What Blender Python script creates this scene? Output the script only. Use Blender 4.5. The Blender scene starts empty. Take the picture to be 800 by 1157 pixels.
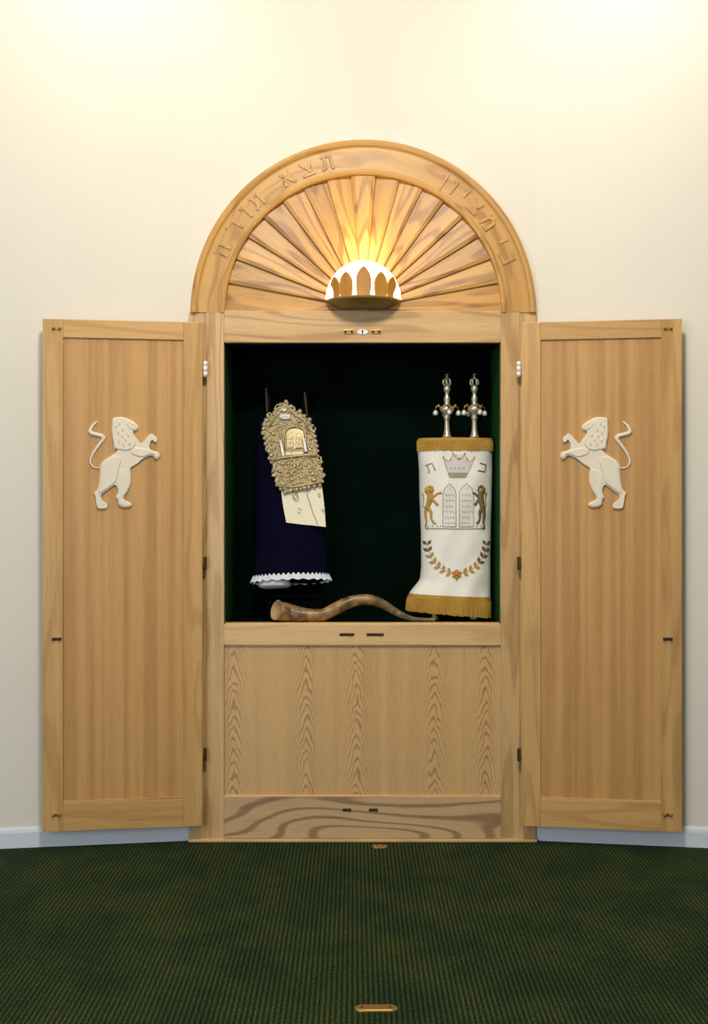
import bpy, bmesh, math, random
from mathutils import Vector, Matrix
from math import sin, cos, pi, sqrt, radians as R
random.seed(7)
C = bpy.context.scene.collection
SC = bpy.context.scene

# ---------------------------------------------------------------- scale
# frame face of the ark is the plane Y = 0; 270 photo pixels per metre there
D = 1400 / 270.0
CZ = 372 / 270.0
def X(px): return (px - 400) / 270.0
def Z(py): return (950 - py) / 270.0
def at(px, py, Y=0.0):
    s = (D + Y) / 1400.0
    return Vector(((px - 400) * s, Y, CZ - (py - 578) * s))

# ---------------------------------------------------------------- materials
def srgb(r, g, b):
    f = lambda c: (c / 255 / 12.92) if c / 255 <= 0.04045 else ((c / 255 + .055) / 1.055) ** 2.4
    return (f(r), f(g), f(b), 1)

class NT:
    def __init__(s, name):
        s.m = bpy.data.materials.new(name); s.m.use_nodes = True
        s.t = s.m.node_tree; s.b = s.t.nodes['Principled BSDF']
    def n(s, typ, **kw):
        nd = s.t.nodes.new(typ)
        for k, v in kw.items(): setattr(nd, k, v)
        return nd
    def l(s, a, b): s.t.links.new(a, b)
    def math(s, op, a, b=None, c=None, clamp=False):
        nd = s.n('ShaderNodeMath', operation=op); nd.use_clamp = clamp
        for i, v in enumerate((a, b, c)):
            if v is None: continue
            if isinstance(v, (int, float)): nd.inputs[i].default_value = v
            else: s.l(v, nd.inputs[i])
        return nd.outputs[0]
    def comb(s, x, y, z):
        nd = s.n('ShaderNodeCombineXYZ')
        for i, v in enumerate((x, y, z)):
            if isinstance(v, (int, float)): nd.inputs[i].default_value = v
            else: s.l(v, nd.inputs[i])
        return nd.outputs[0]
    def noise(s, vec, scale=1, detail=2, rough=.5):
        nd = s.n('ShaderNodeTexNoise'); s.l(vec, nd.inputs['Vector'])
        nd.inputs['Scale'].default_value = scale; nd.inputs['Detail'].default_value = detail
        nd.inputs['Roughness'].default_value = rough
        return nd.outputs['Fac']
    def mix(s, fac, a, b, mode='MIX'):
        nd = s.n('ShaderNodeMix', data_type='RGBA', blend_type=mode)
        if isinstance(fac, (int, float)): nd.inputs[0].default_value = fac
        else: s.l(fac, nd.inputs[0])
        for i, v in ((6, a), (7, b)):
            if isinstance(v, tuple): nd.inputs[i].default_value = v
            else: s.l(v, nd.inputs[i])
        return nd.outputs[2]
    def ramp(s, v, lo, hi):
        nd = s.n('ShaderNodeMapRange'); s.l(v, nd.inputs[0])
        nd.inputs[1].default_value = lo; nd.inputs[2].default_value = hi
        nd.interpolation_type = 'SMOOTHSTEP'
        return nd.outputs[0]
    def bump(s, h, strength=.3, dist=.001):
        nd = s.n('ShaderNodeBump'); s.l(h, nd.inputs['Height'])
        nd.inputs['Strength'].default_value = strength; nd.inputs['Distance'].default_value = dist
        s.l(nd.outputs[0], s.b.inputs['Normal'])

def oak(name, light, dark, ring=.5, freq=30, ax=9, al=1.1, streak=.35, band=.3, bandx=14, cathedral=False, rough=.42, rlo=.15):
    N = NT(name)
    a = N.n('ShaderNodeAttribute', attribute_name='gc')
    sp = N.n('ShaderNodeSeparateXYZ'); N.l(a.outputs['Vector'], sp.inputs[0])
    x, y, z = sp.outputs
    if cathedral:
        nz = N.noise(N.comb(N.math('MULTIPLY', x, 25), N.math('MULTIPLY', y, 7), z), 1, 2)
        ab = N.math('POWER', N.math('ABSOLUTE', x), 1.5)
        v = N.math('MULTIPLY_ADD', ab, 15, y)
        v = N.math('MULTIPLY_ADD', nz, .15, v)
        rg = N.math('SINE', N.math('MULTIPLY', v, 128))
        rg = N.ramp(rg, .1, 1.0)
        rg = N.math('MULTIPLY', rg, N.math('MULTIPLY_ADD', N.ramp(N.math('ABSOLUTE', x), .0, .075), -.8, 1.0))
    else:
        nz = N.noise(N.comb(N.math('MULTIPLY', x, ax), N.math('MULTIPLY', y, al), N.math('MULTIPLY', z, 3)), 1, 1.2, .4)
        rg = N.math('SINE', N.math('MULTIPLY', nz, freq))
        rg = N.ramp(rg, rlo, 1.0)
    st = N.noise(N.comb(N.math('MULTIPLY', x, 330), N.math('MULTIPLY', y, 9), z), 1, 2, .6)
    st = N.ramp(st, .48, .72)
    bd = N.noise(N.comb(N.math('MULTIPLY', x, bandx), N.math('MULTIPLY', y, .35), z), 1, 1)
    bd = N.ramp(bd, .35, .65)
    f = N.math('ADD', N.math('MULTIPLY', rg, ring), N.math('MULTIPLY', st, streak))
    f = N.math('ADD', f, N.math('MULTIPLY', bd, band), clamp=True)
    col = N.mix(f, light, dark)
    N.l(col, N.b.inputs['Base Color'])
    N.b.inputs['Roughness'].default_value = rough
    N.bump(N.math('MULTIPLY', f, -1), .15, .0008)
    return N.m

def plain(name, col, rough=.6, metal=0, bump=None, vary=0, vscale=20, sheen=0, spec=None):
    N = NT(name)
    co = N.n('ShaderNodeTexCoord').outputs['Object']
    nz = N.noise(co, vscale, 3)
    dk = tuple(c * (1 - vary) for c in col[:3]) + (1,)
    N.l(N.mix(nz, col, dk), N.b.inputs['Base Color'])
    N.b.inputs['Roughness'].default_value = rough; N.b.inputs['Metallic'].default_value = metal
    if sheen: N.b.inputs['Sheen Weight'].default_value = sheen
    if spec is not None: N.b.inputs['Specular IOR Level'].default_value = spec
    if bump: N.bump(N.noise(co, bump[0], 3), bump[1], bump[2])
    return N.m

M = {}
M['frame'] = oak('oak_frame', srgb(212, 173, 118), srgb(158, 114, 62), ring=.4, streak=.3, band=.25, freq=34)
M['arch'] = oak('oak_arch', srgb(202, 154, 82), srgb(150, 98, 38), ring=.4, streak=.25, band=.3, freq=30, ax=12, al=2.2)
M['fan'] = oak('oak_fan', srgb(202, 150, 70), srgb(130, 80, 22), ring=.5, streak=.35, band=.35, freq=36, ax=14, al=1.6)
M['doorframe'] = oak('oak_door_frame', srgb(208, 162, 98), srgb(160, 114, 56), ring=.3, streak=.3, band=.3, freq=26)
M['doorpanel'] = oak('oak_door_panel', srgb(202, 153, 90), srgb(156, 106, 48), ring=.08, streak=.2, band=.42, bandx=30, freq=20)
M['panel'] = oak('oak_panel', srgb(212, 170, 112), srgb(146, 98, 46), ring=.62, streak=.2, band=.15, cathedral=True)
M['kick'] = oak('oak_kick', srgb(200, 166, 120), srgb(116, 78, 44), ring=.62, streak=.25, band=.1, freq=84, ax=5.0, al=.8, rlo=.35)
M['trimwood'] = oak('oak_trim', srgb(226, 186, 128), srgb(178, 128, 70), ring=.25, streak=.3, band=.2)
M['petal'] = oak('oak_petal', srgb(196, 138, 54), srgb(150, 92, 28), ring=.3, streak=.3, band=.3)
M['bowl'] = oak('oak_bowl', srgb(150, 116, 50), srgb(96, 70, 26), ring=.2, streak=.3, band=.3)
M['ivory'] = plain('ivory_paint', srgb(236, 222, 198), .55, vary=.12, vscale=40, bump=(90, .15, .001))
M['velvetlit'] = plain('green_velvet_lit_side', (.012, .085, .024, 1), .95, vary=.3, vscale=6, spec=.05)  # brighter copy of the velvet: light caught by the niche sides, painted in
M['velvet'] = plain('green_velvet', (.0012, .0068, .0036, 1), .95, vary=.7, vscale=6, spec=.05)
M['black'] = plain('black_cloth', (.0015, .0018, .003, 1), .95, spec=.05)
M['navy'] = plain('navy_velvet', (.0012, .0012, .013, 1), .9, vary=.4, vscale=12, spec=.08)
M['darkwood'] = plain('dark_wood', (.003, .002, .0015, 1), .6, spec=.1)
M['lace'] = plain('white_lace', srgb(225, 228, 232), .9, vary=.25, vscale=60)
M['satin'] = plain('cream_satin', srgb(244, 238, 224), .6, vary=.06, vscale=14, bump=(30, .25, .004), sheen=.2)
M['parch'] = plain('cream_cloth', srgb(240, 230, 200), .85, vary=.1, vscale=30)
M['fringe'] = plain('gold_fringe', srgb(198, 150, 52), .7, vary=.45, vscale=160)
M['gold'] = plain('gold_thread', srgb(196, 152, 62), .55, vary=.3, vscale=200)
M['golddark'] = plain('dark_gold_thread', srgb(120, 98, 52), .6, vary=.3, vscale=200)
M['grey'] = plain('grey_thread', srgb(222, 214, 206), .7, vary=.15, vscale=150)
M['greydk'] = plain('darker_grey_thread', srgb(168, 158, 140), .7, vary=.15, vscale=150)  # second, darker grey thread of the embroidery
M['rose'] = plain('rose_thread', srgb(178, 130, 128), .7, vary=.3, vscale=200)
M['cream'] = plain('pale_thread', srgb(236, 226, 214), .7, vary=.08, vscale=100)
M['orange'] = plain('orange_thread', srgb(226, 112, 62), .6, vary=.2, vscale=200)
M['silver'] = plain('gilt_silver', srgb(226, 214, 186), .38, .65, vary=.35, vscale=70, bump=(160, .3, .001))
M['bright'] = plain('bright_silver', srgb(236, 232, 220), .4, .35, vary=.1)
M['repousse'] = plain('gilt_plate', srgb(214, 194, 150), .45, .45, vary=.6, vscale=60, bump=(120, .35, .002))
M['platebase'] = plain('gilt_recess_shade', srgb(158, 134, 88), .45, .35, vary=.5, vscale=60)  # base gilt darkened to paint shade into the crevices between the lumps
M['brass'] = plain('brass', srgb(190, 152, 84), .32, .9, vary=.2, vscale=60)
M['olddark'] = plain('dark_bronze', srgb(74, 58, 34), .5, .6, vary=.3, vscale=80)
M['nickel'] = plain('white_metal_and_glint', srgb(236, 232, 230), .35, .3)  # keyhole plate metal; also paints the glint on the top hinges
M['trim'] = plain('white_trim_paint', srgb(216, 220, 224), .5, vary=.03)

def wall_mat():
    N = NT('cream_wall_paint')
    co = N.n('ShaderNodeTexCoord').outputs['Object']
    nz = N.noise(co, 1.5, 2)
    N.l(N.mix(nz, srgb(230, 222, 206), srgb(224, 215, 198)), N.b.inputs['Base Color'])
    N.b.inputs['Roughness'].default_value = .75
    N.bump(N.noise(co, 140, 2), .06, .001)
    return N.m
M['wall'] = wall_mat()

def carpet_mat():
    N = NT('ribbed_green_carpet')
    co = N.n('ShaderNodeTexCoord').outputs['Object']
    sp = N.n('ShaderNodeSeparateXYZ'); N.l(co, sp.inputs[0])
    x, y, z = sp.outputs
    jit = N.noise(co, 9, 2)
    w = N.math('SINE', N.math('MULTIPLY_ADD', jit, .5, N.math('MULTIPLY', x, 2 * pi / .0152)))
    w = N.math('MULTIPLY_ADD', w, .5, .5)
    tuft = N.noise(N.comb(N.math('MULTIPLY', x, 160), N.math('MULTIPLY', y, 100), 0), 1, 3, .7)
    patch = N.noise(N.comb(N.math('MULTIPLY', x, 4), N.math('MULTIPLY', y, 3), 0), 1, 4, .6)
    c1 = N.mix(w, (.013, .024, .009, 1), (.066, .088, .034, 1))
    c2 = N.mix(N.ramp(tuft, .35, .7), (.30, .36, .30, 1), (1.35, 1.3, 1.2, 1))
    col = N.mix(1.0, c1, c2, 'MULTIPLY')
    c3 = N.mix(N.ramp(patch, .35, .68), (.55, .72, .85, 1), (1.15, 1.1, .9, 1))
    col = N.mix(1.0, col, c3, 'MULTIPLY')
    N.l(col, N.b.inputs['Base Color'])
    N.b.inputs['Roughness'].default_value = .95; N.b.inputs['Specular IOR Level'].default_value = .08
    h = N.math('ADD', w, N.math('MULTIPLY', tuft, .8))
    N.bump(h, .6, .004)
    return N.m
M['carpet'] = carpet_mat()

def horn_mat():
    N = NT('horn')
    co = N.n('ShaderNodeTexCoord').outputs['Object']
    sp = N.n('ShaderNodeSeparateXYZ'); N.l(co, sp.inputs[0])
    nz = N.noise(co, 24, 3, .55)
    c = N.mix(N.ramp(nz, .3, .72), srgb(88, 62, 34), srgb(172, 136, 84))
    # horn darkens to green-black toward the mouthpiece
    g = N.ramp(sp.outputs[0], .02, .22)
    c = N.mix(N.math('MULTIPLY', g, .75), c, srgb(70, 74, 52))
    N.l(c, N.b.inputs['Base Color']); N.b.inputs['Roughness'].default_value = .35
    N.bump(nz, .4, .003)
    return N.m
M['horn'] = horn_mat()
M['hornend'] = plain('horn_mouth', srgb(196, 160, 114), .6, vary=.35, vscale=50)

def glow_mat():
    N = NT('lit_opal_glass')
    N.b.inputs['Base Color'].default_value = srgb(255, 246, 225)
    N.b.inputs['Roughness'].default_value = .3
    N.b.inputs['Emission Color'].default_value = (1, .86, .58, 1)
    N.b.inputs['Emission Strength'].default_value = 2.6
    return N.m
M['glow'] = glow_mat()

# ---------------------------------------------------------------- mesh builder
class MB:
    def __init__(s): s.v = []; s.f = []; s.g = []; s.sm = []; s.mi = []
    def add(s, vs, fs, g=None, smooth=False, mi=0):
        o = len(s.v)
        for p in vs:
            p = Vector(p); s.v.append(p); s.g.append(g(p) if g else (p.x, p.z, 0))
        for f in fs:
            s.f.append([i + o for i in f]); s.sm.append(smooth); s.mi.append(mi)
        return s
    def addbm(s, bm, g=None, smooth=False, mi=0, tf=None):
        bm.verts.index_update()
        vs = [tf @ v.co if tf else v.co.copy() for v in bm.verts]
        fs = [[v.index for v in f.verts] for f in bm.faces]
        bm.free(); return s.add(vs, fs, g, smooth, mi)
    def box(s, x0, x1, y0, y1, z0, z1, bev=.002, g=None, mi=0, tf=None):
        bm = bmesh.new(); bmesh.ops.create_cube(bm, size=1)
        for v in bm.verts:
            v.co = Vector(((x0 + x1) / 2 + v.co.x * (x1 - x0), (y0 + y1) / 2 + v.co.y * (y1 - y0), (z0 + z1) / 2 + v.co.z * (z1 - z0)))
        if bev: bmesh.ops.bevel(bm, geom=bm.edges[:], offset=bev, segments=2, profile=.6, affect='EDGES')
        return s.addbm(bm, g, False, mi, tf)
    def prism(s, pts, y0, y1, bev=.0, g=None, mi=0, tf=None, segs=2):
        """polygon in x,z extruded from y1 (back) to y0 (front), front edges bevelled"""
        bm = bmesh.new()
        back = [bm.verts.new((p[0], y1, p[1])) for p in pts]
        front = [bm.verts.new((p[0], y0, p[1])) for p in pts]
        n = len(pts)
        area = sum(pts[i][0] * pts[(i + 1) % n][1] - pts[(i + 1) % n][0] * pts[i][1] for i in range(n))
        ff = bm.faces.new(front); bf = bm.faces.new(back[::-1])
        for i in range(n):
            j = (i + 1) % n; bm.faces.new((front[j], front[i], back[i], back[j]))
        bmesh.ops.recalc_face_normals(bm, faces=bm.faces[:])
        if bev:
            es = [e for e in ff.edges]
            bmesh.ops.bevel(bm, geom=es, offset=bev, segments=segs, profile=.5, affect='EDGES', clamp_overlap=True)
        bmesh.ops.triangulate(bm, faces=[f for f in bm.faces if len(f.verts) > 4])
        return s.addbm(bm, g, False, mi, tf)
    def tube(s, path, rads, n=12, smooth=True, mi=0, caps=True, mod=None, g=None, flat=1.0):
        path = [Vector(p) for p in path]; rings = []; up = Vector((0, 1, 0))
        for i, p in enumerate(path):
            t = (path[min(i + 1, len(path) - 1)] - path[max(i - 1, 0)]).normalized()
            u = t.cross(up)
            if u.length < .05: u = t.cross(Vector((1, 0, 0)))
            u.normalize(); w = u.cross(t).normalized()
            r = rads[i] if hasattr(rads, '__len__') else rads
            rings.append([p + (u * cos(2 * pi * k / n) + w * sin(2 * pi * k / n) * flat) * r * (mod(i, 2 * pi * k / n) if mod else 1) for k in range(n)])
        vs = [p for rg in rings for p in rg]; fs = []
        for i in range(len(rings) - 1):
            for k in range(n):
                fs.append((i * n + k, i * n + (k + 1) % n, (i + 1) * n + (k + 1) % n, (i + 1) * n + k))
        if caps: fs.append(list(range(n))[::-1]); fs.append([(len(rings) - 1) * n + k for k in range(n)])
        return s.add(vs, fs, g, smooth, mi)
    def lathe(s, prof, c=(0, 0, 0), n=24, smooth=True, mi=0, g=None, tf=None):
        """prof: (radius, z)"""
        vs = []; fs = []; c = Vector(c)
        for r, z in prof:
            for k in range(n):
                p = c + Vector((r * cos(2 * pi * k / n), r * sin(2 * pi * k / n), z)); vs.append(tf @ p if tf else p)
        for i in range(len(prof) - 1):
            for k in range(n):
                fs.append((i * n + k, i * n + (k + 1) % n, (i + 1) * n + (k + 1) % n, (i + 1) * n + k))
        fs.append(list(range(n))[::-1]); fs.append([(len(prof) - 1) * n + k for k in range(n)])
        return s.add(vs, fs, g, smooth, mi)
    def ball(s, c, r, n=10, sc=(1, 1, 1), mi=0, g=None):
        bm = bmesh.new(); bmesh.ops.create_uvsphere(bm, u_segments=n, v_segments=max(5, n // 2 + 1), radius=r)
        for v in bm.verts: v.co = Vector((v.co.x * sc[0], v.co.y * sc[1], v.co.z * sc[2])) + Vector(c)
        return s.addbm(bm, g, True, mi)
    def torus(s, c, Rr, r, n=14, m=6, axis='Y', mi=0, arc=2 * pi, a0=0, sc=1):
        vs = []; fs = []; full = abs(arc - 2 * pi) < 1e-3
        cnt = n if full else n + 1
        for i in range(cnt):
            a = a0 + arc * i / n
            for k in range(m):
                b = 2 * pi * k / m; q = Rr + r * cos(b)
                if axis == 'Y': p = (q * cos(a), r * sin(b), q * sin(a) * sc)
                elif axis == 'X': p = (r * sin(b), q * cos(a), q * sin(a) * sc)
                else: p = (q * cos(a), q * sin(a), r * sin(b))
                vs.append(Vector(p) + Vector(c))
        for i in range(n):
            j = (i + 1) % cnt
            for k in range(m): fs.append((i * m + k, i * m + (k + 1) % m, j * m + (k + 1) % m, j * m + k))
        return s.add(vs, fs, None, True, mi)
    def build(s, name, mat, parent=None, origin=None, fix=True):
        me = bpy.data.meshes.new(name)
        o0 = Vector(origin) if origin is not None else Vector((0, 0, 0))
        me.from_pydata([v - o0 for v in s.v], [], s.f); me.update()
        for m_ in (mat if isinstance(mat, (list, tuple)) else [mat]): me.materials.append(m_)
        me.polygons.foreach_set('use_smooth', s.sm); me.polygons.foreach_set('material_index', s.mi)
        at_ = me.attributes.new('gc', 'FLOAT_VECTOR', 'POINT')
        at_.data.foreach_set('vector', [c for q in s.g for c in q])
        if fix:
            bm = bmesh.new(); bm.from_mesh(me); bmesh.ops.recalc_face_normals(bm, faces=bm.faces[:]); bm.to_mesh(me); bm.free()
        o = bpy.data.objects.new(name, me); C.objects.link(o); o.location = o0
        if parent is not None:
            o.parent = parent
            o.location = o0 - world_loc(parent)
        return o

def world_loc(o):
    l = Vector((0, 0, 0))
    while o is not None: l += o.location; o = o.parent
    return l
def thing(name, loc, label, cat, group=None):
    o = bpy.data.objects.new(name, None); C.objects.link(o); o.location = loc; o.empty_display_size = .1
    return tag(o, label, cat, group)
def tag(o, label=None, cat=None, group=None, kind=None):
    if label: o['label'] = label
    if cat: o['category'] = cat
    if group: o['group'] = group
    if kind: o['kind'] = kind
    return o
seedn = [0]
def gz(seed=None):      # grain along z
    if seed is None: seedn[0] += 1; seed = seedn[0] * 3.7
    return lambda p: (p.x + seed, p.z + seed * .3, p.y + seed)
def gx(seed=None):      # grain along x
    if seed is None: seedn[0] += 1; seed = seedn[0] * 3.7
    return lambda p: (p.z + seed, p.x + seed * .3, p.y + seed)

# ================================================================ SETTING
XL, XR = X(213), X(607)
AW = math.tan(R(9.5))
f = MB(); f.add([(-4, -7.5, 0), (4, -7.5, 0), (4, .15, 0), (-4, .15, 0), (-4, -7.5, -.1), (4, -7.5, -.1), (4, .15, -.1), (-4, .15, -.1)],
                [(0, 1, 2, 3), (7, 6, 5, 4), (0, 4, 5, 1), (1, 5, 6, 2), (2, 6, 7, 3), (3, 7, 4, 0)])
tag(f.build('floor', M['carpet']), 'dark green ribbed carpet floor', 'floor', kind='structure')

WF, WB, H = .03, .13, 4.25
w = MB()
hx0, hx1, hz0, hz1 = X(250), X(569), Z(706), Z(384)
for a, b, c, d in ((XL, hx0, 0, H), (hx1, XR, 0, H), (hx0, hx1, 0, hz0), (hx0, hx1, hz1, H)):
    w.box(a, b, WF, WB, c, d, 0)
tag(w.build('wall_back', M['wall']), 'cream wall behind the arched wooden ark', 'wall', kind='structure')
for nm, x0, sg in (('wall_left', XL, -1), ('wall_right', XR, 1)):
    x1 = sg * 4.0; y1 = WF - abs(x1 - x0) * AW
    a = MB(); vs = []
    for z in (0, H): vs += [(x0, WF, z), (x1, y1, z), (x1, y1 + .1, z), (x0, WF + .1, z)]
    a.add(vs, [(0, 1, 2, 3), (7, 6, 5, 4), (0, 4, 5, 1), (1, 5, 6, 2), (2, 6, 7, 3), (3, 7, 4, 0)])
    tag(a.build(nm, M['wall']), 'cream painted wall angled forward on the ' + nm[5:], 'wall', kind='structure')
    # baseboard, rounded top
    a = MB(); prof = [(0, 0), (-.014, 0), (-.014, .062), (-.011, .074), (-.005, .082), (0, .084)]
    sx = x0; vs = []
    for (px_, yy) in ((sx, WF), (x1, y1)):
        for dy, z in prof: vs.append((px_, yy + dy - .0005, z))
    n = len(prof); fs = [[i, (i + 1) % n, n + (i + 1) % n, n + i] for i in range(n)] + [list(range(n)), [n + i for i in range(n)][::-1]]
    a.add(vs, fs)
    tag(a.build('baseboard_' + nm[5:], M['trim']), 'white baseboard along the wall on the ' + nm[5:], 'baseboard', kind='structure')
a = MB(); a.box(-4, 4, -7.5, .2, H, H + .1, 0)
tag(a.build('ceiling', M['wall']), 'plain ceiling above the ark', 'ceiling', kind='structure')

# ================================================================ ARK
CX = X(410.5); CZA = Z(352)
ark = thing('torah_ark', (CX, 0, 0), 'tall oak ark with round arch top, sunburst, dark curtained niche and two open lion doors', 'ark')

# posts
for (xa, xb, xc) in ((213.5, 233, 253), (606, 587.5, 566)):
    lo, hi = sorted((X(xa), X(xb))); m = MB()
    m.box(lo, hi, .005, WF + .015, Z(951) + .001, Z(352), .002, gz())
    lo, hi = sorted((X(xb), X(xc)))
    m.box(lo, hi, .0, WF + .015, Z(951) + .001, Z(351), .003, gz())
    m.build('post', M['frame'], ark)

# arch: swept profile
k = 1 / 270.
prof = [(195, WF + .01), (195, -.004), (194, -.011), (191.5, -.014), (188.5, -.011), (187.5, -.004), (186, 0), (162, 0), (161, -.005), (159, -.007), (157, -.004), (156.3, 0), (156.3, WF + .012)]
m = MB(); NS = 120; vs = []; gl = []
for i in range(NS + 1):
    a = pi * i / NS
    for r, y in prof:
        vs.append((CX + r * k * cos(a), y, CZA + r * k * sin(a))); gl.append((r * k + 3.1, a * .64, y))
n = len(prof); fs = []
for i in range(NS):
    for j in range(n): fs.append((i * n + j, i * n + (j + 1) % n, (i + 1) * n + (j + 1) % n, (i + 1) * n + j))
fs += [list(range(n)), [NS * n + j for j in range(n)][::-1]]
m.add(vs, fs); m.g = gl
arch = m.build('arch', M['arch'], ark)

# carved Hebrew letters
G = {'kaf': [[(0.05, 1), (.9, 1), (.95, .1), (.05, 0)]],
     'yod': [[(.3, 1), (.7, 1), (.65, .5)]],
     'mem': [[(.05, 0), (.2, .75), (0, 1)], [(.2, .72), (.6, 1), (.95, .75), (.95, 0), (.5, 0)]],
     'tsadi': [[(0, 1), (.95, .1)], [(.95, 1), (.85, .65), (.55, .5)], [(1, 0), (0, 0)]],
     'vav': [[(.35, 1), (.65, 1), (.62, 0)]],
     'nunf': [[(.3, 1), (.65, 1), (.6, -.35)]],
     'tav': [[(.0, 1), (.85, 1), (.92, 0)], [(.22, 1), (.22, .1), (0, 0)]],
     'alef': [[(0, 1), (1, 0)], [(.95, 1), (.85, .65), (.6, .42)], [(.05, 0), (.1, .4), (.38, .62)]],
     'resh': [[(.05, 1), (.85, 1), (.92, 0)]],
     'he': [[(.0, 1), (.85, 1), (.92, 0)], [(.15, .6), (.12, 0)]]}
def strokes(mb, glyph, w, h, t, y0, y1, tf, bev=.001):
    cnt_ = 0
    for ln in G[glyph]:
        for (ax_, ay), (bx, by) in zip(ln[:-1], ln[1:]):
            cnt_ += 1; y0 = y0 - .0003 * cnt_ / 2; y1 = y1 + .0002
            p = Vector(((ax_ - .5) * w, 0, (ay - .5) * h)); q = Vector(((bx - .5) * w, 0, (by - .5) * h))
            d = (q - p); L = d.length; d.normalize(); an = math.atan2(d.z, d.x)
            mm = tf @ Matrix.Translation(p) @ Matrix.Rotation(-an, 4, 'Y')
            mb.box(-t * .45, L + t * .45, y0, y1, -t / 2, t / 2, bev, lambda p: (p.x * 1.0 + 5, p.z, 0), tf=mm)
LET = [('kaf', 21), ('yod', 27.6), ('mem', 35.8), ('tsadi', 43.6), ('yod', 49.6), ('vav', 54.4), ('nunf', 58.8),
       ('tav', 103.5), ('tsadi', 111.5), ('alef', 119.5), ('tav', 133.5), ('vav', 139.6), ('resh', 146.5), ('he', 156)]
for gname, ang in LET:
    a = R(ang); c = Vector((CX + 174 * k * cos(a), 0, CZA + 174 * k * sin(a)))
    tf = Matrix.Translation(c) @ Matrix.Rotation(-(a - pi / 2), 4, 'Y')
    m = MB(); strokes(m, gname, .044, .052, .0125, -.0042, .001, tf, .0025)
    m.build('carved_letter', M['arch'], arch)

# sunburst
m = MB(); fc = (CX, Z(346)); NB = 17; st = 180 / NB
for b in range(NB):
    a0, a1 = b * st, (b + 1) * st
    mid = (a0 + a1) / 2
    if b == 0: a0 -= 8
    if b == NB - 1: a1 += 8
    # edge nearer the horizon stands proud, the other tucks behind its neighbour
    ya, yb = (.012, .027) if mid < 89 else ((.027, .012) if mid > 91 else (.010, .010))
    NN = 6; vs = []; gl = []
    seed = b * 2.3
    for i in range(2):
        r = (.02, .615)[i]
        for j in range(NN + 1):
            t = j / NN; a = R(a0 + (a1 - a0) * t); y = ya + (yb - ya) * t
            y += (.004 if (t == 0 and ya <= .012) or (t == 1 and yb <= .012) else 0)
            vs.append((fc[0] + r * cos(a), y, fc[1] + r * sin(a)))
            cross = (a - R(mid)) * .35 * (0.4 + .6 * i)
            gl.append((cross + seed, r + seed, 0))
    o = len(vs)
    for i in range(2):
        r = (.02, .615)[i]
        for j in (0, NN):
            a = R(a0 + (a1 - a0) * j / NN); vs.append((fc[0] + r * cos(a), .036, fc[1] + r * sin(a))); gl.append((seed, r, .3))
    fs = [(j, j + 1, NN + 1 + j + 1, NN + 1 + j) for j in range(NN)]
    fs += [(0, NN + 1, o + 2, o), (NN, o + 1, o + 3, 2 * NN + 1)]
    s0 = len(m.v); m.add(vs, fs); m.g[s0:] = gl
# drop anything past the arch band (trim boards to the ring) and under the header
bmm = m
for i, v in enumerate(bmm.v):
    d = Vector((v.x - CX, 0, v.z - CZA))
    if d.length > 160 * k: d = d.normalized() * 160 * k; v.x = CX + d.x; v.z = CZA + d.z
    if v.z < Z(356): v.z = Z(356)
m.build('sunburst_panel', M['fan'], ark, fix=False)

# header, sill, panel, rails
IL, IR = X(253), X(566)
m = MB(); m.box(IL, IR, .0, WF + .012, Z(386), Z(350), .002, gx(11.0)); m.build('header_rail', M['frame'], ark)
m = MB(); m.box(IL, IR, -.001, WF + .012, Z(728), Z(704.5), .002, gx(23.0))
m.box(IL + .004, IR - .004, .006, .05, Z(706), Z(703), .001, gx(21.0)); m.build('sill_rail', M['trimwood'], ark)
# lower panel: veneer leaves with their own grain arches
m = MB()
leaves = [(253, 291, 264), (291, 322, 180), (322, 374, 346), (374, 430, 403), (430, 449, 560), (449, 474, 330), (474, 523, 491), (523, 566, 549)]
for i, (a, b, c) in enumerate(leaves):
    vs = []; gl = []
    NX = 8
    for zz in (Z(900), Z(727)):
        for j in range(NX + 1):
            x = X(a) + (X(b) - X(a)) * j / NX
            vs.append((x, .012, zz)); gl.append((x - X(c), zz + i * .37, i * 5.0))
    s0 = len(m.v); m.add(vs, [(j, j + 1, NX + 2 + j, NX + 1 + j) for j in range(NX)]); m.g[s0:] = gl
m.box(IL, IR, .0125, WF + .012, Z(900), Z(727), 0)
m.build('lower_panel', M['panel'], ark, fix=False)
m = MB(); m.box(IL, IR, -.001, WF + .012, Z(946), Z(899), .002, gx(41.3)); m.build('kick_board', M['kick'], ark)
m = MB(); m.box(IL, IR, .004, WF, Z(900.5), Z(898), .001, gx()); m.box(X(213), X(606.5), -.012, WF + .01, .001, Z(946.5), .002, gx()); m.build('threshold', M['trimwood'], ark)

# niche lining (open box)
NBK = .367
m = MB(); e = .0005
x0, x1, y0, y1, z0, z1 = IL, IR, WF + .012, NBK, Z(703.5), Z(385)
t = .012
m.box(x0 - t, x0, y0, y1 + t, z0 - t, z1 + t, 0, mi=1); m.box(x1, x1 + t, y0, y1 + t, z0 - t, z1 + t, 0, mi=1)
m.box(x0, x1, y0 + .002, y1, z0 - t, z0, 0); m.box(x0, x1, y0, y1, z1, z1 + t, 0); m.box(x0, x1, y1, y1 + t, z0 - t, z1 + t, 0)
tag(m.build('niche_lining', [M['velvet'], M['velvetlit']], ark), label='dark green velvet lining of the niche')

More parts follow.
